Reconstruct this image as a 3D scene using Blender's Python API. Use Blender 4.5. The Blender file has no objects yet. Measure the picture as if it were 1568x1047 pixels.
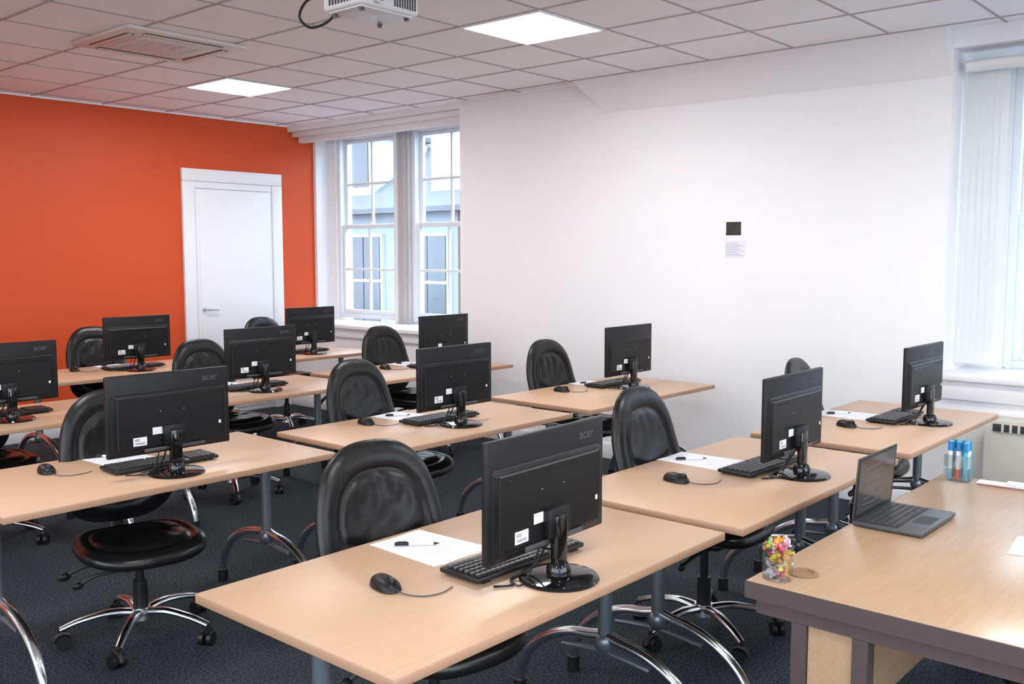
import bpy, bmesh, math, random
from mathutils import Vector, Matrix, Euler
random.seed(7)
scene = bpy.context.scene
scene.view_settings.view_transform = 'Standard'
COL = scene.collection

# ------------------------------------------------------------------ materials
def nodes(name):
    m = bpy.data.materials.new(name); m.use_nodes = True
    nt = m.node_tree; b = nt.nodes['Principled BSDF']
    return m, nt, b
def pmat(name, col, rough=.5, metal=0, var=0, vscale=5, bump=0, bscale=50, coat=0, spec=None, col2=None, stretch=(1,1,1)):
    m, nt, b = nodes(name)
    b.inputs['Base Color'].default_value = (*col, 1)
    b.inputs['Roughness'].default_value = rough
    b.inputs['Metallic'].default_value = metal
    if coat: b.inputs['Coat Weight'].default_value = coat
    if spec is not None: b.inputs['Specular IOR Level'].default_value = spec
    tc = nt.nodes.new('ShaderNodeTexCoord')
    mp = nt.nodes.new('ShaderNodeMapping'); mp.inputs['Scale'].default_value = stretch
    nt.links.new(tc.outputs['Object'], mp.inputs['Vector'])
    n = nt.nodes.new('ShaderNodeTexNoise'); n.inputs['Scale'].default_value = vscale
    n.inputs['Detail'].default_value = 4
    nt.links.new(mp.outputs[0], n.inputs['Vector'])
    if col2 is None: col2 = tuple(c*(1-var) for c in col)
    mx = nt.nodes.new('ShaderNodeMix'); mx.data_type = 'RGBA'
    mx.inputs[6].default_value = (*col, 1); mx.inputs[7].default_value = (*col2, 1)
    nt.links.new(n.outputs['Fac'], mx.inputs[0])
    nt.links.new(mx.outputs[2], b.inputs['Base Color'])
    if bump:
        n2 = nt.nodes.new('ShaderNodeTexNoise'); n2.inputs['Scale'].default_value = bscale
        nt.links.new(tc.outputs['Object'], n2.inputs['Vector'])
        bp = nt.nodes.new('ShaderNodeBump'); bp.inputs['Strength'].default_value = bump
        bp.inputs['Distance'].default_value = .01
        nt.links.new(n2.outputs['Fac'], bp.inputs['Height'])
        nt.links.new(bp.outputs[0], b.inputs['Normal'])
    return m
def emat(name, col, s):
    m, nt, b = nodes(name)
    b.inputs['Base Color'].default_value = (*col, 1)
    b.inputs['Emission Color'].default_value = (*col, 1)
    b.inputs['Emission Strength'].default_value = s
    return m
def glassmat(name, tint=(1,1,1), gl=.08):
    m = bpy.data.materials.new(name); m.use_nodes = True
    nt = m.node_tree; nt.nodes.clear()
    o = nt.nodes.new('ShaderNodeOutputMaterial'); t = nt.nodes.new('ShaderNodeBsdfTransparent')
    g = nt.nodes.new('ShaderNodeBsdfGlossy'); mx = nt.nodes.new('ShaderNodeMixShader')
    t.inputs[0].default_value = (*tint, 1); g.inputs['Roughness'].default_value = .03
    mx.inputs[0].default_value = gl
    nt.links.new(t.outputs[0], mx.inputs[1]); nt.links.new(g.outputs[0], mx.inputs[2])
    nt.links.new(mx.outputs[0], o.inputs[0]); return m
def clothmat(name, col, tr=.45):
    m, nt, b = nodes(name)
    b.inputs['Base Color'].default_value=(*col,1); b.inputs['Roughness'].default_value=.85
    t = nt.nodes.new('ShaderNodeBsdfTranslucent'); t.inputs[0].default_value=(*col,1)
    mx = nt.nodes.new('ShaderNodeMixShader'); mx.inputs[0].default_value=tr
    o = nt.nodes['Material Output']
    nt.links.new(b.outputs[0], mx.inputs[1]); nt.links.new(t.outputs[0], mx.inputs[2]); nt.links.new(mx.outputs[0], o.inputs[0])
    return m

M_wall = pmat('white_paint', (.86,.855,.875), .7, var=.03, vscale=1.5, bump=.05, bscale=120)
M_orange = pmat('orange_paint', (.66,.075,.010), .55, var=.10, vscale=1.2, bump=.05, bscale=120)
M_ceil = pmat('ceiling_tile_mineral', (.94,.935,.96), .9, var=.03, vscale=90, bump=.1, bscale=200)
M_grid = pmat('ceiling_grid_bar', (.44,.40,.41), .6, var=.05)
M_trim = pmat('white_gloss_trim', (.84,.84,.86), .35, var=.03, vscale=4)
M_frame = pmat('window_frame_paint', (.80,.85,.89), .4, var=.03, vscale=4)
M_pillar = pmat('mullion_paint', (.50,.49,.49), .6, var=.05, vscale=4)
M_blind = clothmat('blind_fabric', (.88,.88,.87))
M_rail = pmat('blind_rail', (.78,.78,.78), .5, var=.03)
M_wood = pmat('beech_laminate', (.555,.375,.25), .38, col2=(.485,.31,.195), vscale=9, stretch=(1,9,9))
M_wedge = pmat('beech_edge', (.46,.27,.17), .45, var=.12, vscale=20, stretch=(1,8,8))
M_twood = pmat('oak_laminate', (.50,.34,.215), .24, col2=(.39,.25,.145), vscale=7, stretch=(1.2,14,14))
M_taupe = pmat('taupe_metal', (.085,.060,.058), .45, var=.08, vscale=8)
M_chrome = pmat('chrome', (.72,.74,.77), .18, metal=1, var=.03)
M_pole = pmat('grey_steel', (.22,.25,.28), .35, metal=.7, var=.05)
M_blk = pmat('black_plastic', (.010,.010,.011), .42, var=.1, bump=.05, bscale=300, spec=.4)
M_mon = pmat('monitor_black', (.007,.007,.008), .42, var=.1, bump=.03, bscale=500, spec=.32)
M_gloss = pmat('gloss_black', (.006,.006,.007), .08, var=.05)
M_leather = pmat('black_leather', (.008,.008,.009), .36, var=.25, vscale=6, bump=.4, bscale=14, spec=.40)
M_seat = pmat('black_leather_worn', (.008,.008,.009), .26, var=.25, vscale=6, bump=.35, bscale=12, spec=.42)
M_key = pmat('key_plastic', (.03,.03,.033), .35, var=.1)
M_paper = pmat('paper_white', (.78,.79,.85), .7, var=.02)
M_ink = pmat('printed_ink', (.4,.4,.43), .7, var=.1)
M_label = pmat('label_white', (.85,.85,.87), .5, var=.02)
M_grey = pmat('grey_plastic', (.06,.06,.065), .4, var=.1)
M_wplast = pmat('white_plastic', (.72,.72,.74), .35, var=.03)
M_beige = pmat('beige_plastic', (.72,.65,.62), .5, var=.05)
M_brown = pmat('brown_plastic', (.28,.15,.08), .4, var=.05)
M_heater = pmat('heater_enamel', (.66,.63,.56), .45, var=.04)
M_glass = glassmat('window_glass', (.93,.97,1), .05)
M_jar = glassmat('jar_glass', (.93,.95,.95), .14)
M_light = emat('light_diffuser', (1,.98,.96), 33)
M_screen = pmat('laptop_screen', (.045,.035,.033), .15, var=.6, vscale=9)

def carpet():
    m, nt, b = nodes('carpet_blue_grey')
    tc = nt.nodes.new('ShaderNodeTexCoord')
    n = nt.nodes.new('ShaderNodeTexNoise'); n.inputs['Scale'].default_value = 110; n.inputs['Detail'].default_value = 3
    r = nt.nodes.new('ShaderNodeValToRGB')
    r.color_ramp.elements[0].position=.36; r.color_ramp.elements[0].color=(.013,.017,.021,1)
    r.color_ramp.elements[1].position=.70; r.color_ramp.elements[1].color=(.070,.083,.097,1)
    nt.links.new(tc.outputs['Object'], n.inputs['Vector']); nt.links.new(n.outputs['Fac'], r.inputs[0])
    nt.links.new(r.outputs[0], b.inputs['Base Color']); b.inputs['Roughness'].default_value=.95
    b.inputs['Specular IOR Level'].default_value=.1
    bp = nt.nodes.new('ShaderNodeBump'); bp.inputs['Strength'].default_value=.5; bp.inputs['Distance'].default_value=.01
    nt.links.new(n.outputs['Fac'], bp.inputs['Height']); nt.links.new(bp.outputs[0], b.inputs['Normal'])
    return m
M_carpet = carpet()

# ------------------------------------------------------------------ mesh builder
class B:
    def __init__(s): s.v=[]; s.f=[]; s.m=[]; s.mats=[]
    def mi(s, m):
        if m not in s.mats: s.mats.append(m)
        return s.mats.index(m)
    def raw(s, vs, fs, mat, M=None):
        o=len(s.v); k=s.mi(mat)
        for p in vs:
            p=Vector(p)
            if M is not None: p=M@p
            s.v.append(p)
        for f in fs: s.f.append([i+o for i in f]); s.m.append(k)
        return s
    def bm(s, t, mat, M=None):
        t.verts.index_update()
        s.raw([v.co.copy() for v in t.verts], [[v.index for v in f.verts] for f in t.faces], mat, M); t.free()
    def box(s, lo, hi, mat, bev=0, seg=2, M=None):
        lo=Vector(lo); hi=Vector(hi); t=bmesh.new(); bmesh.ops.create_cube(t, size=1)
        for v in t.verts: v.co=Vector(((lo[i]+hi[i])/2+v.co[i]*(hi[i]-lo[i]) for i in range(3)))
        if bev: bmesh.ops.bevel(t, geom=t.edges[:], offset=bev, segments=seg, affect='EDGES', profile=.5)
        s.bm(t, mat, M); return s
    def cyl(s, a, b, r1, mat, r2=None, n=20, M=None):
        a=Vector(a); b=Vector(b); r2=r1 if r2 is None else r2
        q=(b-a).normalized().to_track_quat('Z','Y'); vs=[]; fs=[]
        for k,(c,r) in enumerate(((a,r1),(b,r2))):
            for i in range(n):
                t=2*math.pi*i/n; vs.append(c+q@Vector((r*math.cos(t), r*math.sin(t),0)))
        for i in range(n): j=(i+1)%n; fs.append([i,j,n+j,n+i])
        fs.append(list(range(n))[::-1]); fs.append(list(range(n,2*n)))
        s.raw(vs,fs,mat,M); return s
    def lathe(s, prof, mat, c=(0,0,0), n=32, M=None):
        vs=[];fs=[]; c=Vector(c)
        for r,z in prof:
            for i in range(n):
                t=2*math.pi*i/n; vs.append(c+Vector((r*math.cos(t), r*math.sin(t), z)))
        for k in range(len(prof)-1):
            for i in range(n):
                j=(i+1)%n; fs.append([k*n+i,k*n+j,(k+1)*n+j,(k+1)*n+i])
        if prof[0][0]>1e-5: fs.append(list(range(n))[::-1])
        if prof[-1][0]>1e-5: fs.append([(len(prof)-1)*n+i for i in range(n)])
        s.raw(vs,fs,mat,M); return s
    def tube(s, pts, r, mat, n=10, sub=6, M=None, rr=None, flat=1.0):
        P=[Vector(p) for p in pts]; Q=[]; R=[]
        rr = rr or [r]*len(P)
        if sub>1 and len(P)>2:
            for i in range(len(P)-1):
                p0=P[max(i-1,0)];p1=P[i];p2=P[i+1];p3=P[min(i+2,len(P)-1)]
                for k in range(sub):
                    t=k/sub
                    Q.append(.5*((2*p1)+(p2-p0)*t+(2*p0-5*p1+4*p2-p3)*t*t+(3*p1-p0-3*p2+p3)*t**3)); R.append(rr[i]*(1-t)+rr[i+1]*t)
            Q.append(P[-1]); R.append(rr[-1])
        else: Q=P; R=rr
        vs=[];fs=[]; T=(Q[1]-Q[0]).normalized(); up=Vector((0,0,1)) if abs(T.z)<.9 else Vector((1,0,0))
        N=(up-T*up.dot(T)).normalized()
        for i,p in enumerate(Q):
            T=(Q[min(i+1,len(Q)-1)]-Q[max(i-1,0)]).normalized()
            N=(N-T*N.dot(T)).normalized(); Bn=T.cross(N)
            for k in range(n):
                t=2*math.pi*k/n; vs.append(p+(N*math.cos(t)*flat+Bn*math.sin(t))*R[i])
        for i in range(len(Q)-1):
            for k in range(n):
                j=(k+1)%n; fs.append([i*n+k,i*n+j,(i+1)*n+j,(i+1)*n+k])
        fs.append(list(range(n))[::-1]); fs.append([(len(Q)-1)*n+k for k in range(n)])
        s.raw(vs,fs,mat,M); return s
    def sphere(s, c, r, mat, sc=(1,1,1), u=14, v=9, M=None):
        t=bmesh.new(); bmesh.ops.create_uvsphere(t,u_segments=u,v_segments=v,radius=r)
        for q in t.verts: q.co=Vector((q.co.x*sc[0]+c[0], q.co.y*sc[1]+c[1], q.co.z*sc[2]+c[2]))
        s.bm(t,mat,M); return s
    def pillow(s, fn, mat, rings=22, seg=60, n=3.0):
        vs=[];fs=[]
        def ring(rho,side):
            o=len(vs)
            for i in range(seg):
                t=2*math.pi*i/seg; c=math.cos(t); q=math.sin(t)
                r=(abs(c)**n+abs(q)**n)**(-1/n)
                vs.append(fn(rho*r*c, rho*r*q, rho, side))
            return o
        rh=[1-(1-k/rings)**1.35 for k in range(1,rings+1)]
        o=[ring(x,1) for x in rh]; b=[ring(x,-1) for x in rh[:-1]][::-1]
        seq=o+b
        for a,c in zip(seq,seq[1:]):
            for i in range(seg):
                j=(i+1)%seg; fs.append([a+i,a+j,c+j,c+i])
        vs.append(fn(0,0,0,1)); fc=len(vs)-1; vs.append(fn(0,0,0,-1)); bc=len(vs)-1
        for i in range(seg):
            j=(i+1)%seg; fs.append([fc,seq[0]+j,seq[0]+i]); fs.append([bc,seq[-1]+i,seq[-1]+j])
        s.raw(vs,fs,mat); return s
    def mesh(s, name, ang=35):
        me=bpy.data.meshes.new(name); me.from_pydata([tuple(p) for p in s.v],[],s.f)
        for m in s.mats: me.materials.append(m)
        me.polygons.foreach_set('material_index', s.m)
        t=bmesh.new(); t.from_mesh(me); bmesh.ops.recalc_face_normals(t, faces=t.faces[:]); t.to_mesh(me); t.free()
        me.polygons.foreach_set('use_smooth',[True]*len(me.polygons))
        me.set_sharp_from_angle(angle=math.radians(ang)); me.update(); return me
    def obj(s, name, loc=(0,0,0), rz=0, ang=35):
        return place(s.mesh(name, ang), name, loc, rz)
def place(me, name, loc, rz=0):
    o=bpy.data.objects.new(name, me); o.location=loc; o.rotation_euler=(0,0,rz); COL.objects.link(o); return o

# ------------------------------------------------------------------ dimensions
CZ=2.93; W=6.1; YB=8.45; XL=-2.6; YF=-3.2; DT=.73
B().box((XL-.2,YF-.2,-.1),(W+.7,YB+.2,0),M_carpet).obj('floor')
b=B()
b.box((W,YF,0),(W+.7,YB,.86),M_wall)
b.box((W,YF,.86),(W+.7,-.65,CZ),M_wall)
b.box((W,1.85,.86),(W+.7,5.94,CZ),M_wall)
b.box((W,-.65,2.82),(W+.7,1.85,CZ),M_wall)
b.box((W,5.94,2.87),(W+.7,YB,CZ),M_wall)
b.box((6.58,1.63,.86),(W+.7,1.85,2.82),M_wall)
b.box((6.58,8.27,.86),(W+.7,YB,2.87),M_wall)
b.obj('wall_right')
b=B()
A=(W+.01,1.86,2.64);Bq=(W+.01,4.35,2.66);C=(W-.14,4.62,CZ+.01);D=(W-.14,1.86,CZ+.01);E=(W+.01,4.62,CZ+.01);F=(W+.01,1.86,CZ+.01)
b.raw([A,Bq,C,D,E,F],[[0,1,2,3],[1,4,2],[0,3,5],[0,5,4,1],[3,2,4,5]],M_wall)
b.obj('trim_sloped_soffit')
B().box((XL-.2,YB,0),(W+.7,YB+.2,CZ),M_orange).obj('wall_back')
def wall_open(name, axis, c, a0, a1, o0, o1, zs=.9, zt=2.7):
    b=B()
    def bx(p0,p1,z0,z1):
        if axis=='x': b.box((c[0],p0,z0),(c[1],p1,z1),M_wall)
        else: b.box((p0,c[0],z0),(p1,c[1],z1),M_wall)
    bx(a0,a1,0,zs); bx(a0,a1,zt,CZ); bx(a0,o0,zs,zt); bx(o1,a1,zs,zt)
    b.obj(name)
    b=B(); n=4; m=(c[0]+c[1])/2
    for i in range(n+1):
        p=o0+(o1-o0)*i/n
        if axis=='x': b.box((m-.03,p-.03,zs),(m+.03,p+.03,zt),M_frame)
        else: b.box((p-.03,m-.03,zs),(p+.03,m+.03,zt),M_frame)
    for z in (zs+.03,(zs+zt)/2,zt-.03):
        if axis=='x': b.box((m-.025,o0,z-.03),(m+.025,o1,z+.03),M_frame)
        else: b.box((o0,m-.025,z-.03),(o1,m+.025,z+.03),M_frame)
    return b
wall_open('wall_left','x',(XL-.2,XL),YF,YB,-2.4,4.2).obj('added_window_left')  # unseen window, added so side daylight brightens the walls
wall_open('wall_front','y',(YF-.2,YF),XL-.2,W+.7,-1.6,4.6).obj('added_window_front')  # unseen opening behind the camera, added as daylight fill
B().box((XL-.2,YF-.2,CZ),(W+.7,YB+.2,CZ+.12),M_ceil).obj('ceiling')
b=B(); gx=[4.12+.61*k for k in range(-11,4)]; gy=[3.40+.61*k for k in range(-10,9)]
for x in gx:
    if XL<x<W: b.box((x-.0075,YF,CZ-.005),(x+.0075,YB,CZ+.002),M_grid)
for y in gy:
    if YF<y<YB: b.box((XL,y-.0075,CZ-.0045),(W,y+.0075,CZ+.002),M_grid)
b.obj('trim_ceiling_grid')
b=B(); b.box((XL,YB-.02,CZ-.014),(W,YB,CZ),M_ceil); b.box((W-.015,4.62,CZ-.014),(W,YB-.02,CZ),M_ceil); b.obj('trim_ceiling_edge')
b=B(); b.box((.018,.018,-.010),(.592,.592,0),M_light)
for lo,hi in (((.0,.0),(.61,.018)),((.0,.592),(.61,.61)),((0,.018),(.018,.592)),((.592,.018),(.61,.592))):
    b.box((lo[0],lo[1],-.012),(hi[0],hi[1],0),M_trim)
lm=b.mesh('ceiling_light_panel')
for x in (4.12,1.07,-1.98):
    for y in (.35,3.40,6.45,-2.70):
        place(lm,'ceiling_light_panel',(x,y,CZ))
# AC cassette
b=B()
b.box((-.40,-.37,-.025),(.40,.37,0),M_beige,.012)
b.box((-.22,-.20,-.032),(.22,.20,-.02),M_beige,.004)
for i in range(15):
    x=-.20+i*.0285; b.box((x-.004,-.185,-.036),(x+.004,.185,-.030),M_wplast)
for sx in (-1,1):
    b.box((sx*.315-.025,-.24,-.030),(sx*.315+.025,.24,-.022),M_grey,.003)
    b.box((sx*.315-.018,-.24,-.034),(sx*.315+.012,.24,-.028),M_beige,.003)
for sy in (-1,1):
    b.box((-.26,sy*.29-.025,-.030),(.26,sy*.29+.025,-.022),M_grey,.003)
    b.box((-.26,sy*.29-.018,-.034),(.26,sy*.29+.012,-.028),M_beige,.003)
b.obj('ceiling_air_conditioner',(3.2,5.76,CZ))
B().box((W-.018,YF,0),(W,YB-.018,.12),M_trim,.004).obj('baseboard_right')
b=B(); b.box((XL,YB-.018,0),(4.86,YB,.12),M_trim,.004); b.box((5.99,YB-.018,0),(W-.018,YB,.12),M_trim,.004); b.obj('baseboard_back')
# door
b=B(); y=YB-.001
b.box((4.86,y-.035,0),(4.978,y,2.30),M_trim,.004); b.box((5.872,y-.035,0),(5.99,y,2.30),M_trim,.004)
b.box((4.86,y-.035,2.302),(5.99,y,2.42),M_trim,.004)
b.box((4.98,y-.018,0),(5.87,y,2.30),M_trim)
b.box((5.0,y-.028,.01),(5.85,y-.019,2.23),M_trim,.002)
b.box((5.03,y-.034,.05),(5.82,y-.029,2.08),M_trim,.002)
b.box((5.0,y-.040,2.235),(5.85,y-.019,2.255),M_trim,.003)
b.cyl((5.06,y-.036,1.06),(5.06,y-.044,1.06),.026,M_chrome); b.cyl((5.06,y-.04,1.06),(5.06,y-.085,1.06),.009,M_chrome)
b.tube([(5.06,y-.082,1.06),(5.10,y-.085,1.06),(5.19,y-.08,1.058)],.009,M_chrome)
b.obj('door_1')

# ------------------------------------------------------------------ windows
def sash(b,X,y0,y1,z0,z1):
    F=M_frame
    b.box((X,y0,z0),(X+.12,y0+.05,z1),F,.004); b.box((X,y1-.05,z0),(X+.12,y1,z1),F,.004)
    b.box((X,y0+.05,z1-.05),(X+.12,y1-.05,z1),F,.004); b.box((X,y0+.05,z0),(X+.12,y1-.05,z0+.045),F,.004)
    zm=(z0+z1)/2
    for (a,c,xx) in ((z0+.045,zm+.02,X+.02),(zm-.02,z1-.05,X+.065)):
        ya=y0+.05; yb=y1-.05
        b.box((xx,ya,a),(xx+.04,ya+.045,c),F,.004); b.box((xx,yb-.045,a),(xx+.04,yb,c),F,.004)
        b.box((xx+.001,ya+.045,a),(xx+.039,yb-.045,a+.045),F,.004); b.box((xx+.001,ya+.045,c-.04),(xx+.039,yb-.045,c),F,.004)
        ym=(ya+yb)/2
        b.box((xx+.005,ym-.012,a+.04),(xx+.035,ym+.012,c-.035),F,.003)
        zz=(a+c)/2; b.box((xx+.006,ya+.04,zz-.012),(xx+.034,yb-.04,zz+.012),F,.003)
        b.box((xx+.018,ya+.04,a+.04),(xx+.022,yb-.04,c-.035),M_glass)
b=B(); sash(b,6.60,7.30,8.27,.92,2.86); sash(b,6.60,6.12,7.10,.92,2.86)
b.box((6.555,7.10,.90),(6.74,7.30,2.87),M_pillar,.006); b.box((6.535,7.13,.90),(6.56,7.18,2.87),M_pillar,.004)
b.box((6.53,7.25,.90),(6.56,7.29,2.87),M_trim,.004)
b.box((6.62,5.94,.88),(6.74,6.12,2.87),M_frame,.004)
b.box((6.42,YB-.05,.90),(6.60,YB-.001,2.87),M_trim,.004)
b.obj('window_1')
b=B(); sash(b,6.60,.73,1.63,.89,2.80); sash(b,6.60,-.47,.43,.89,2.80)
b.box((6.54,.43,.88),(6.74,.73,2.82),M_pillar,.006); b.box((6.60,-.65,.88),(6.74,-.47,2.82),M_frame)
b.obj('window_2')
b=B(); b.box((W-.06,5.90,.86),(6.62,YB,.90),M_trim,.008); b.box((W-.025,5.94,.77),(W+.0,YB,.86),M_trim,.006); b.obj('trim_sill_left')
b=B(); b.box((W-.06,-.70,.845),(6.62,1.88,.885),M_trim,.008); b.box((W-.03,-.65,.73),(W,1.85,.845),M_trim,.006); b.obj('trim_sill_right')
b=B(); b.box((6.20,5.96,2.76),(6.27,YB-.05,2.855),M_rail,.006)
b.box((6.14,5.95,2.82),(6.20,YB-.02,2.868),M_rail,.004)
b.obj('vertical_blind')
b=B(); b.box((6.22,-.60,2.70),(6.30,1.82,2.76),M_rail,.006); b.cyl((6.20,-.60,2.72),(6.20,1.80,2.72),.035,M_rail)
for i in range(6):
    y=1.585+i*.040; dx=.004*(i%2)
    b.box((6.30+dx,y,.93),(6.302+dx,y+.045,2.70),M_blind)
b.tube([(6.2,1.80,2.7),(6.2,1.81,2.0),(6.2,1.80,1.9),(6.2,1.81,1.88)],.004,M_wplast,n=6)
b.obj('vertical_blind')

# outside
M_fac=pmat('render_facade',(.34,.40,.46),.8,var=.25,vscale=.9); M_roof=pmat('slate_roof',(.17,.195,.22),.8,var=.35,vscale=3)
M_dg=pmat('dark_pane',(.13,.16,.19),.15,var=.5,vscale=.8); M_warm=emat('lit_pane',(1,.68,.32),.9); M_brick=pmat('brown_brick',(.15,.11,.09),.9,var=.3,vscale=6)
M_of=pmat('outside_window_frame',(.5,.53,.57),.6,var=.05)
b=B(); b.box((13,-9,-3),(15,34,2.5),M_fac)
b.raw([(12.7,-9,2.5),(12.7,34,2.5),(16,34,4.6),(16,-9,4.6),(12.7,-9,2.4),(12.7,34,2.4),(16,34,2.4),(16,-9,2.4)],[[0,1,2,3],[0,4,5,1],[4,7,6,5],[2,6,7,3],[0,3,7,4],[1,5,6,2]],M_roof)
k=0; y=-8
while y<33:
    b.box((12.93,y,.1),(13.02,y+1.1,2.0),M_of); 
    for a in (0,1):
        for c in (0,1):
            b.box((12.90,y+.07+a*.5,.17+c*.92),(12.95,y+.53+a*.5,1.02+c*.92),M_warm if (k%7==3 and c==1) else M_dg)
    if k%2==0: b.box((12.88,y+1.3,-3),(13.05,y+1.60,2.5),M_brick)
    y+=1.9; k+=1
for i,y in enumerate((3.2,9.0,12.35,15.4,18.6)):
    b.box((13.2,y,2.7),(14.8,y+1.3,4.0),M_of,.02); b.box((13.05,y-.1,4.0),(14.9,y+1.4,4.12),M_roof,.02)
    for a in (0,1): b.box((13.17,y+.1+a*.58,3.0),(13.22,y+.6+a*.58,3.9),M_warm if i==2 else M_dg)
b.obj('neighbouring_building')
B().box((-40,-40,-3.2),(60,60,-3.0),pmat('asphalt',(.15,.15,.15),.9,var=.2)).obj('ground_outside')

# notice
b=B(); X=W
b.box((X-.003,3.175,1.575),(X,3.335,1.70),M_paper)
b.box((X-.003,3.20,1.70),(X,3.335,1.835),M_label)
b.box((X-.006,3.212,1.735),(X-.002,3.326,1.828),pmat('photo_print',(.05,.05,.035),.5,var=.8,vscale=25))
for i in range(9): b.box((X-.0045,3.19+.02*(i%3),1.59+i*.011),(X-.002,3.325,1.593+i*.011),M_ink)
b.obj('wall_notice')
# heater
b=B(); b.box((5.94,-.3,.10),(6.08,1.55,.66),M_heater,.012); b.box((5.93,-.25,.59),(5.95,1.50,.632),M_grey,.003)
for i in range(40): b.box((5.922,-.236+i*.043,.588),(5.936,-.224+i*.043,.634),M_heater)
b.box((5.98,-.2,0),(6.05,-.1,.11),M_grey); b.box((5.98,1.3,0),(6.05,1.4,.11),M_grey)
b.obj('storage_heater')

# ------------------------------------------------------------------ projector
b=B()
b.box((-.17,-.13,0),(.17,.13,.10),M_wplast,.018,3)
b.box((-.15,-.11,-.006),(.15,.11,.01),M_wplast,.004)
b.cyl((-.08,-.155,.052),(-.08,-.12,.052),.040,M_wplast); b.cyl((-.08,-.158,.052),(-.08,-.14,.052),.031,M_gloss)
for i in range(9): b.box((.02+i*.015,-.133,.02),(.027+i*.015,-.12,.08),M_grey)
for i in range(9): b.box((-.173,-.09+i*.02,.02),(-.165,-.08+i*.02,.08),M_grey)
for sx in (-1,1):
    for sy in (-1,1): b.cyl((sx*.13,sy*.09,-.018),(sx*.13,sy*.09,0),.012,M_grey)
b.box((-.06,-.06,.095),(.06,.06,.12),M_trim,.004)
b.cyl((0,0,.115),(0,0,.265),.02,M_trim); b.cyl((0,0,.25),(0,0,.265),.07,M_trim)
b.tube([(-.13,.12,.08),(-.22,.16,.05),(-.27,.16,-.03),(-.22,.15,-.07),(-.14,.13,-.035),(-.11,.1,.02)],.006,M_blk,n=8)
b.obj('ceiling_projector',(2.88,3.35,CZ-.265),0)
b=B(); b.lathe([(.055,0),(.055,-.02),(.03,-.035),(0,-.036)],M_wplast); b.obj('smoke_detector',(2.75,4.07,CZ))

# ------------------------------------------------------------------ desks
def desk_mesh(w=1.40,d=.77):
    b=B(); t=.026
    b.box((0,0,DT-t),(w,d,DT-.0015),M_wedge,.003); b.box((.002,.002,DT-.004),(w-.002,d-.002,DT),M_wood,.001)
    for x in (.11,w-.11):
        y=d/2
        b.cyl((x,y,.29),(x,y,DT-.03),.024,M_pole,n=24)
        b.box((x-.03,y-.24,DT-t-.02),(x+.03,y+.24,DT-t),M_pole,.004)
        b.sphere((x,y,.30),.036,M_pole,(1,1,1.1))
        for sy in (-1,1):
            pts=[(x,y+sy*.01,.325)]
            for k in range(0,9):
                a=math.radians(6+k*10)
                pts.append((x,y+sy*(.02+.36*math.sin(a)**1.0),.03+.285*math.cos(a)**.9))
            b.tube(pts,.019,M_chrome,n=14,sub=3)
            b.cyl((x,pts[-1][1],0),(x,pts[-1][1],.06),.024,M_blk)
        b.tube([(x,y-.18,.25),(x,y,.265),(x,y+.18,.25)],.010,M_pole,n=8)
    b.tube([(.11,d/2,DT-.06),(w/2,d/2,DT-.06),(w-.11,d/2,DT-.06)],.018,M_pole,n=12,sub=1)
    return b.mesh('training_desk')
dm=desk_mesh()
desks={'A1':(1.275,1.44),'A2':(2.745,1.415),'A3':(4.28,1.41),
       'B1':(1.235,3.34),'B2':(2.75,3.18),'B3':(4.30,3.17),
       'C1':(1.24,5.02),'C2':(2.78,4.97),'C3':(4.30,4.97),
       'D1':(1.22,6.62),'D2':(2.74,6.58),'D3':(4.28,6.58)}
for k,(x,y) in desks.items(): place(dm,'training_desk',(x,y,0))

# ------------------------------------------------------------------ monitor
def text_raw(b,txt,size,mat,M):
    c=bpy.data.curves.new('t','FONT'); c.body=txt; c.size=size; c.extrude=.0006; c.offset=.0006
    o=bpy.data.objects.new('t',c); COL.objects.link(o)
    me=bpy.data.meshes.new_from_object(o)
    b.raw([v.co.copy() for v in me.vertices],[list(p.vertices) for p in me.polygons],mat,M)
    bpy.data.objects.remove(o); bpy.data.meshes.remove(me); bpy.data.curves.remove(c)
b=B()
b.lathe([(.108,0),(.110,.004),(.106,.010),(.075,.015),(0,.017)],M_gloss,n=48)
b.box((-.024,-.012,.012),(.024,.014,.18),M_gloss,.006)
b.lathe([(.034,0),(.034,.02),(.026,.034),(0,.036)],M_gloss,c=(0,.002,.012),n=24)
b.box((-.262,.034,.088),(.262,.054,.408),M_mon,.005,3)
b.box((-.252,.0535,.108),(.252,.0555,.399),M_gloss)
t=bmesh.new(); bmesh.ops.create_cube(t,size=1)
for v in t.verts:
    f=v.co.y<0
    v.co=Vector((v.co.x*(.455 if f else .505), .022 if f else .036, (.112 if v.co.z<0 else .320) if f else (.092 if v.co.z<0 else .338)))
bmesh.ops.bevel(t,geom=t.edges[:],offset=.006,segments=4,affect='EDGES'); b.bm(t,M_mon)
b.box((-.045,-.004,.12),(.045,.024,.20),M_mon,.006)
b.box((-.12,.019,.098),(.14,.026,.112),M_grey,.002)
for i in range(22): b.box((-.19+i*.018,.0205,.300),(-.19+i*.018+.011,.0235,.303),M_gloss)
b.box((-.085,.020,.165),(-.045,.0225,.193),M_label); b.box((-.165,.020,.128),(-.110,.0225,.161),M_label)
b.box((-.158,.0195,.133),(-.118,.0205,.141),M_ink)
b.box((-.160,.0195,.146),(-.140,.0205,.156),M_ink)
for sx in (-1,1):
    for z in (.175,.255): b.cyl((sx*.05,.0205,z),(sx*.05,.0230,z),.0025,M_chrome,n=8)
b.box((.205,.021,.175),(.215,.0235,.188),M_label)
text_raw(b,'acer',.040,M_grey,Matrix.Translation((.140,.0335,.358))@Matrix.Rotation(math.pi/2,4,'X'))
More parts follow.
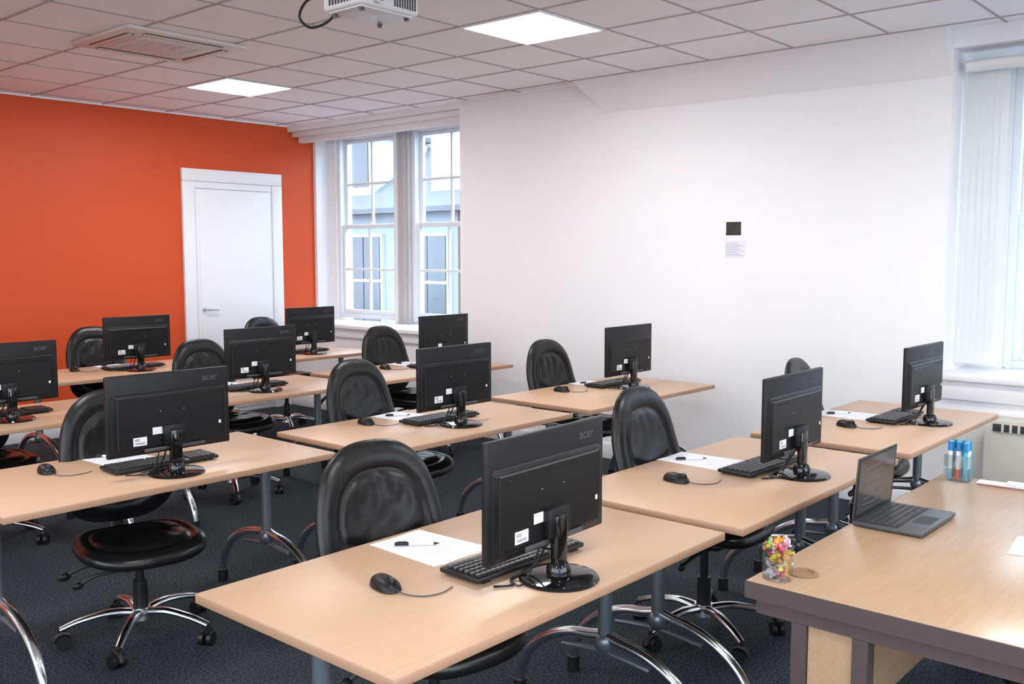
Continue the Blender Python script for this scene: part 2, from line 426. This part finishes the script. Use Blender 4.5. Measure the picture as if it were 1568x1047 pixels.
b.tube([(-.03,.02,.10),(-.04,.06,.03),(-.09,.09,.005),(-.13,.06,.005),(-.17,.09,.005)],.0035,M_blk,n=6)
b.tube([(-.06,.02,.10),(-.07,.05,.02),(-.12,.04,.005),(-.10,.09,.006),(-.05,.10,.005),(.03,.10,.005)],.003,M_blk,n=6)
monm=b.mesh('computer_monitor')
# keyboard
b=B()
Mk=Matrix.Translation((0,0,.006))
b.box((-.225,-.075,0),(.225,.075,.014),M_blk,.004,M=Mk)
cols=[(-.215+i*.0195) for i in range(15)]+[.098+i*.0195 for i in range(6)]
for r in range(6):
    for i,x in enumerate(cols):
        if r==5 and 3<i<9: continue
        y=.060-(r*.0215)
        b.box((x,-y-.008,.013),(x+.0165,-y+.008,.0215),M_key,.002,1,M=Mk)
b.box((-.137,.040,.013),(-.05,.056,.0215),M_key,.002,1,M=Mk)
for xx in (-.2,.17):
    b.box((xx,-.07,0),(xx+.03,-.05,.01),M_blk); b.box((xx,.05,0),(xx+.03,.07,.008),M_blk)
kbm=b.mesh('computer_keyboard')
# mouse
b=B()
def mf(x,z,r,s):
    h=(max(0,1-r**3))**.5
    return Vector((x*.031*(1-.08*z), z*.056, .003+ (h*.030*(1+.12*z) if s>0 else 0)))
b.pillow(mf,M_mon,14,36,2.5)
b.cyl((-.004,-.034,.030),(.004,-.034,.030),.009,M_grey,n=14)
b.box((-.0006,-.05,.020),(.0006,-.012,.0345),M_gloss)
b.tube([(0,-.052,.012),(.01,-.08,.004),(.04,-.12,.003),(.09,-.13,.003),(.14,-.11,.003)],.0018,M_grey,n=6)
mom=b.mesh('computer_mouse')
b=B(); b.box((-.105,-.1485,0),(.105,.1485,.0010),M_paper)
Mr=Matrix.Rotation(.10,4,'Z'); b.box((-.095,-.1485,.0010),(.115,.1485,.0018),M_paper,M=Mr)
for i in range(9): b.box((-.07,.10-i*.021,.0017),(.09-.03*(i%3),.1008-i*.021,.0020),M_ink,M=Mr)
ppm=b.mesh('paper_sheet')
b=B(); b.cyl((-.068,0,.006),(.045,0,.006),.0045,M_label,n=12); b.cyl((.045,0,.006),(.062,0,.006),.0045,M_gloss,r2=.001,n=12)
b.cyl((-.072,0,.006),(-.030,0,.006),.0052,M_blk,n=12); b.box((-.065,-.001,.010),(-.035,.001,.013),M_blk)
pnm=b.mesh('ballpoint_pen')

# ------------------------------------------------------------------ chair (faces -y)
def chair_mesh(dz=0, db=None):
    db = dz if db is None else db
    b=B(); g=lambda x,c,w: math.exp(-((x-c)/w)**2)
    def back(x,z,r,s):
        w=.240*(1-.09*z); X=x*w; Z=.715+db+z*.290
        y=.30+.07*(z*.5+.5)-.035*math.exp(-((z+.35)/.4)**2)-.03*(abs(x)**2)
        e=max(0,1-r**4.2)**.46
        if s>0:
            f=.044*e
            f-=.009*g(r,.68,.045)
            if r<.70:
                q=min(1,(.70-r)/.16)
                f+=.006*(1-(r/.70)**2)
                f-=.013*g(z,-.18+.36*x*x,.06)*q
                wr=max(0,z-.05)*q
                f+=.004*math.sin(x*22+z*7+1.3*math.sin(z*9))*wr+.003*math.sin(x*9-z*15)*q*.6
            else: f+=.005*math.sin((r-.70)/.30*math.pi)
            return Vector((X,y-f,Z))
        return Vector((X,y+.028*e,Z))
    b.pillow(back,M_leather,36,84,2.75)
    def seat(x,z,r,s):
        X=x*.252*(1-.03*z); Y=z*.245-.01; e=max(0,1-r**5)**.42
        Zb=.455+dz-(.03*max(0,-z-.55)**1.5*2)+.012*abs(x)**2
        if s>0:
            f=.052*e-.012*g(r,.76,.05)
            if r<.76: f+=.006*(1-(r/.76)**2)-.008*g(z,.0,.04)*min(1,(.76-r)/.12)+.0025*math.sin(x*14+z*6)*(1-r)
            return Vector((X,Y,Zb+f))
        return Vector((X,Y,Zb-.038*e))
    b.pillow(seat,M_seat,28,64,3.0)
    b.tube([(0,.05,.405+dz),(0,.24,.40+dz),(0,.35,.46+dz),(0,.375,.62+db),(0,.385,.78+db)],.03,M_blk,n=12,flat=.45)
    b.box((-.09,-.11,.375+dz),(.09,.13,.425+dz),M_blk,.01); 
    b.tube([(-.08,.03,.39+dz),(-.20,.05,.385+dz),(-.27,.06,.36+dz)],.007,M_blk,n=8); b.sphere((-.28,.06,.355+dz),.018,M_blk,(1.5,.8,1))
    b.tube([(-.05,-.08,.385+dz),(-.18,-.06,.375+dz),(-.24,-.04,.345+dz)],.007,M_blk,n=8); b.sphere((-.25,-.04,.34+dz),.016,M_blk,(1.4,.8,1))
    b.cyl((0,0,.10),(0,0,.25),.032,M_blk,r2=.028,n=24); b.cyl((0,0,.25),(0,0,.385+dz),.017,M_blk,n=20)
    b.cyl((0,0,.085),(0,0,.135),.045,M_chrome,r2=.038,n=28)
    for i in range(5):
        a=2*math.pi*i/5+.4; c,s_=math.cos(a),math.sin(a)
        b.tube([(c*.03,s_*.03,.115),(c*.12,s_*.12,.125),(c*.23,s_*.23,.108),(c*.31,s_*.31,.082)],.02,M_chrome,n=12,rr=[.024,.021,.018,.015],flat=.75)
        px,py=c*.31,s_*.31
        b.cyl((px,py,.05),(px,py,.085),.009,M_blk,n=10)
        q=Matrix.Translation((px,py,0))@Matrix.Rotation(a+.8*i,4,'Z')
        for sx in (-1,1): b.cyl((sx*.008,.012,.029),(sx*.027,.012,.029),.029,M_blk,n=20,M=q)
        b.tube([(0,-.024,.03),(0,-.012,.056),(0,.012,.064),(0,.036,.056)],.012,M_blk,n=8,M=q)
    return b.mesh('office_chair')
cms={0:chair_mesh(-.012),1:chair_mesh(.02),2:chair_mesh(-.055,.01)}
chairs=[('A1',1.99,2.06,-.16,0),('A2',3.50,1.98,-.0,1),('A3',5.1,1.96,.1,1),
 ('B1',1.91,3.74,-.22,2),('B2',3.41,3.78,.06,1),('B3',5.04,3.76,-.02,1),
 ('C1',2.0,5.62,0,0),('C2',3.52,5.57,.05,1),('C3',5.13,5.55,.0,1),
 ('D1',1.95,7.2,0,0),('D2',3.54,7.22,0,1),('D3',5.13,7.20,.05,1)]
for k,x,y,r,t in chairs: place(cms[t],'office_chair',(x,y,0),r)
place(cms[0],'office_chair',(2.98,.42,0),math.pi-.1)

# ------------------------------------------------------------------ workstations
ws={'A1':(1.987,1.567,-.36,.30),'A2':(3.573,1.592,-.415,.325),'A3':(5.128,1.597,-.38,.29),
    'B1':(1.961,3.505,-.344,.40),'B2':(3.492,3.40,-.31,.385),'B3':(5.22,3.50,-.45,.25),
    'C1':(2.028,5.28,-.36,.32),'C2':(3.545,5.20,-.38,.30),'C3':(5.18,5.18,-.36,.32),
    'D1':(2.0,6.84,-.36,.3),'D2':(3.56,6.83,-.36,.32),'D3':(5.15,6.81,-.36,.32)}
for k,(x,y,mx,my) in ws.items():
    j=random.uniform
    place(monm,'computer_monitor',(x,y,DT+.0003),j(-.03,.03) if k!='A1' else .04)
    place(kbm,'computer_keyboard',(x+.035,y+.190,DT+.0003),j(-.04,.04) if k!='A1' else -.03)
    place(mom,'computer_mouse',(x+mx,y+my,DT+.0003),j(-.3,.1))
    px,py,r=x-.03,y+.47,j(-.10,.06)
    py=min(py,desks[k][1]+.77-.15)
    if k=='A1': px,py,r=1.945,2.035,-.05
    place(ppm,'paper_sheet',(px,py,DT+.0003),r)
    place(pnm,'ballpoint_pen',(px-.01,py+.03,DT+.003),-.75+r)

# ------------------------------------------------------------------ teacher desk
x0,x1,y0,y1,T=2.285,3.93,.37,1.17,.74
b=B()
b.box((x0+.004,y0+.004,T-.024),(x1-.004,y1-.004,T),M_twood,.001)
b.box((x0+.03,y0,T-.047),(x1-.03,y0+.03,T-.002),M_taupe); b.box((x0+.03,y1-.03,T-.047),(x1-.03,y1,T-.002),M_taupe)
b.box((x0,y0,T-.047),(x0+.03,y1,T-.0015),M_taupe); b.box((x1-.03,y0,T-.047),(x1,y1,T-.0015),M_taupe)
for xx in (x0+.01,x1-.055):
    for yy in (.84,1.00): b.box((xx,yy,.036),(xx+.045,yy+.04,T-.086),M_taupe)
    b.box((xx+.01,.882,.05),(xx+.03,.998,T-.086),M_twood)
    b.box((xx,y0+.05,0),(xx+.045,y1-.03,.035),M_taupe)
    b.box((xx,y0+.03,T-.085),(xx+.045,y1-.03,T-.048),M_taupe)
b.box((x0+.056,.955,.32),(x1-.056,.973,T-.048),M_twood)
b.lathe([(.040,.0005),(.040,.004),(.030,.005),(.029,.001),(0,.001)],M_brown,c=(2.435,1.074,T),n=32)
b.obj('teacher_desk')
# laptop
b=B()
b.box((-.165,-.11,.002),(.165,.11,.016),M_grey,.004); b.box((-.15,-.03,.0155),(.15,.095,.0168),M_blk)
for r in range(5):
    for i in range(14): b.box((-.146+i*.021,-.022+r*.023,.016),(-.129+i*.021,-.004+r*.023,.0185),M_key)
b.box((-.05,-.095,.0155),(.05,-.038,.0165),M_blk)
Ms=Matrix.Translation((0,.104,.014))@Matrix.Rotation(math.radians(4),4,'X')
b.box((-.165,0,0),(.165,.007,.205),M_grey,.003,M=Ms)
b.box((-.165,-.0008,.003),(.165,.001,.205),M_blk,M=Ms); b.box((-.152,-.0014,.018),(.152,-.0004,.195),M_screen,M=Ms)
M_txt=pmat('screen_text',(.11,.09,.09),.4)
for i in range(7): b.box((-.11,-.0022,.16-i*.02),(.02+.03*(i%3),-.001,.163-i*.02),M_txt,M=Ms)
b.obj('laptop',(3.14,1.045,T+.0005),0)
# sweet jar
b=B(); R=.041
b.lathe([(0,.001),(R,.001),(R,.085),(R+.002,.09),(R-.002,.09),(R-.003,.085),(R-.003,.006),(0,.006)],M_jar,n=36)
cc=[pmat('candy_%d'%i,c,.3) for i,c in enumerate([(.55,.04,.09),(.7,.5,.05),(.15,.4,.08),(.65,.25,.35),(.65,.28,.05),(.6,.55,.55),(.62,.58,.6)])]
for i in range(75):
    z=.014+.092*i/75; rr=(R-.014)*math.sqrt(random.random())
    if z>.085: rr*=1.1
    a=random.random()*6.28; c0=random.choice(cc)
    px,py=rr*math.cos(a),rr*math.sin(a); rot=Matrix.Translation((px,py,z))@Euler((random.random()*3,random.random()*3,random.random()*6)).to_matrix().to_4x4()
    b.sphere((0,0,0),.0095,c0,(1.15,.85,.8),8,6,M=rot)
    for sg in (-1,1): b.cyl((sg*.009,0,0),(sg*.016,0,0),.002,c0,r2=.006,n=6,M=rot)
b.obj('sweet_jar',(2.354,1.11,T+.0005))
# marker pot
b=B(); s=.046
for lo,hi in (((-s,-s,.0),(s,s,.004)),((-s,-s,.004),(-s+.003,s,.10)),((s-.003,-s,.004),(s,s,.10)),((-s+.003,-s,.004),(s-.003,-s+.003,.10)),((-s+.003,s-.003,.004),(s-.003,s,.10))):
    b.box(lo,hi,M_jar)
pc=[pmat('marker_%d'%i,c,.35) for i,c in enumerate([(.02,.20,.5),(.08,.42,.6),(.05,.35,.25),(.75,.77,.8),(.6,.08,.06)])]
for i in range(12):
    px=-.031+.0207*(i%4); py=-.028+.028*(i//4); lx=random.uniform(-.008,.008)
    b.cyl((px,py,.006),(px+lx*.5,py,.045),.0088,pc[(1,0,2,1,4)[i%5]],n=12)
    b.cyl((px+lx*.5,py,.045),(px+lx,py,.115),.0088,pc[3] if i%3 else pc[1],n=12)
    b.cyl((px+lx,py,.115),(px+lx*1.3,py,.15),.0094,pc[(0,1,0,2)[i%4]],n=12)
b.obj('marker_pot',(3.872,1.09,T+.0005),.05)
b=B(); b.box((-.03,-.12,0),(.03,.12,.008),pc[3],.002); b.box((-.033,-.10,.003),(-.030,.115,.005),pc[4]); b.box((-.02,-.10,.008),(.022,.02,.018),M_wplast,.003)
b.obj('whiteboard_eraser',(3.87,.90,T+.0005),.05)
b=B(); b.box((-.105,-.1485,0),(.105,.1485,.0016),M_paper); b.box((-.08,.1,.0015),(.06,.103,.0019),M_ink); b.obj('paper_sheet',(3.11,.565,T+.0005),.1)

# ------------------------------------------------------------------ world + camera
w=bpy.data.worlds.new('sky'); scene.world=w; w.use_nodes=True
bg=w.node_tree.nodes['Background']; bg.inputs[0].default_value=(.80,.89,1,1); bg.inputs[1].default_value=7.0
cam=bpy.data.cameras.new('camera'); cam.lens=33.63; cam.sensor_width=36; cam.clip_end=200
co=bpy.data.objects.new('camera',cam); COL.objects.link(co)
co.location=(0,0,1.61); co.rotation_euler=(math.radians(84.7),0,math.radians(-48.84)); scene.camera=co
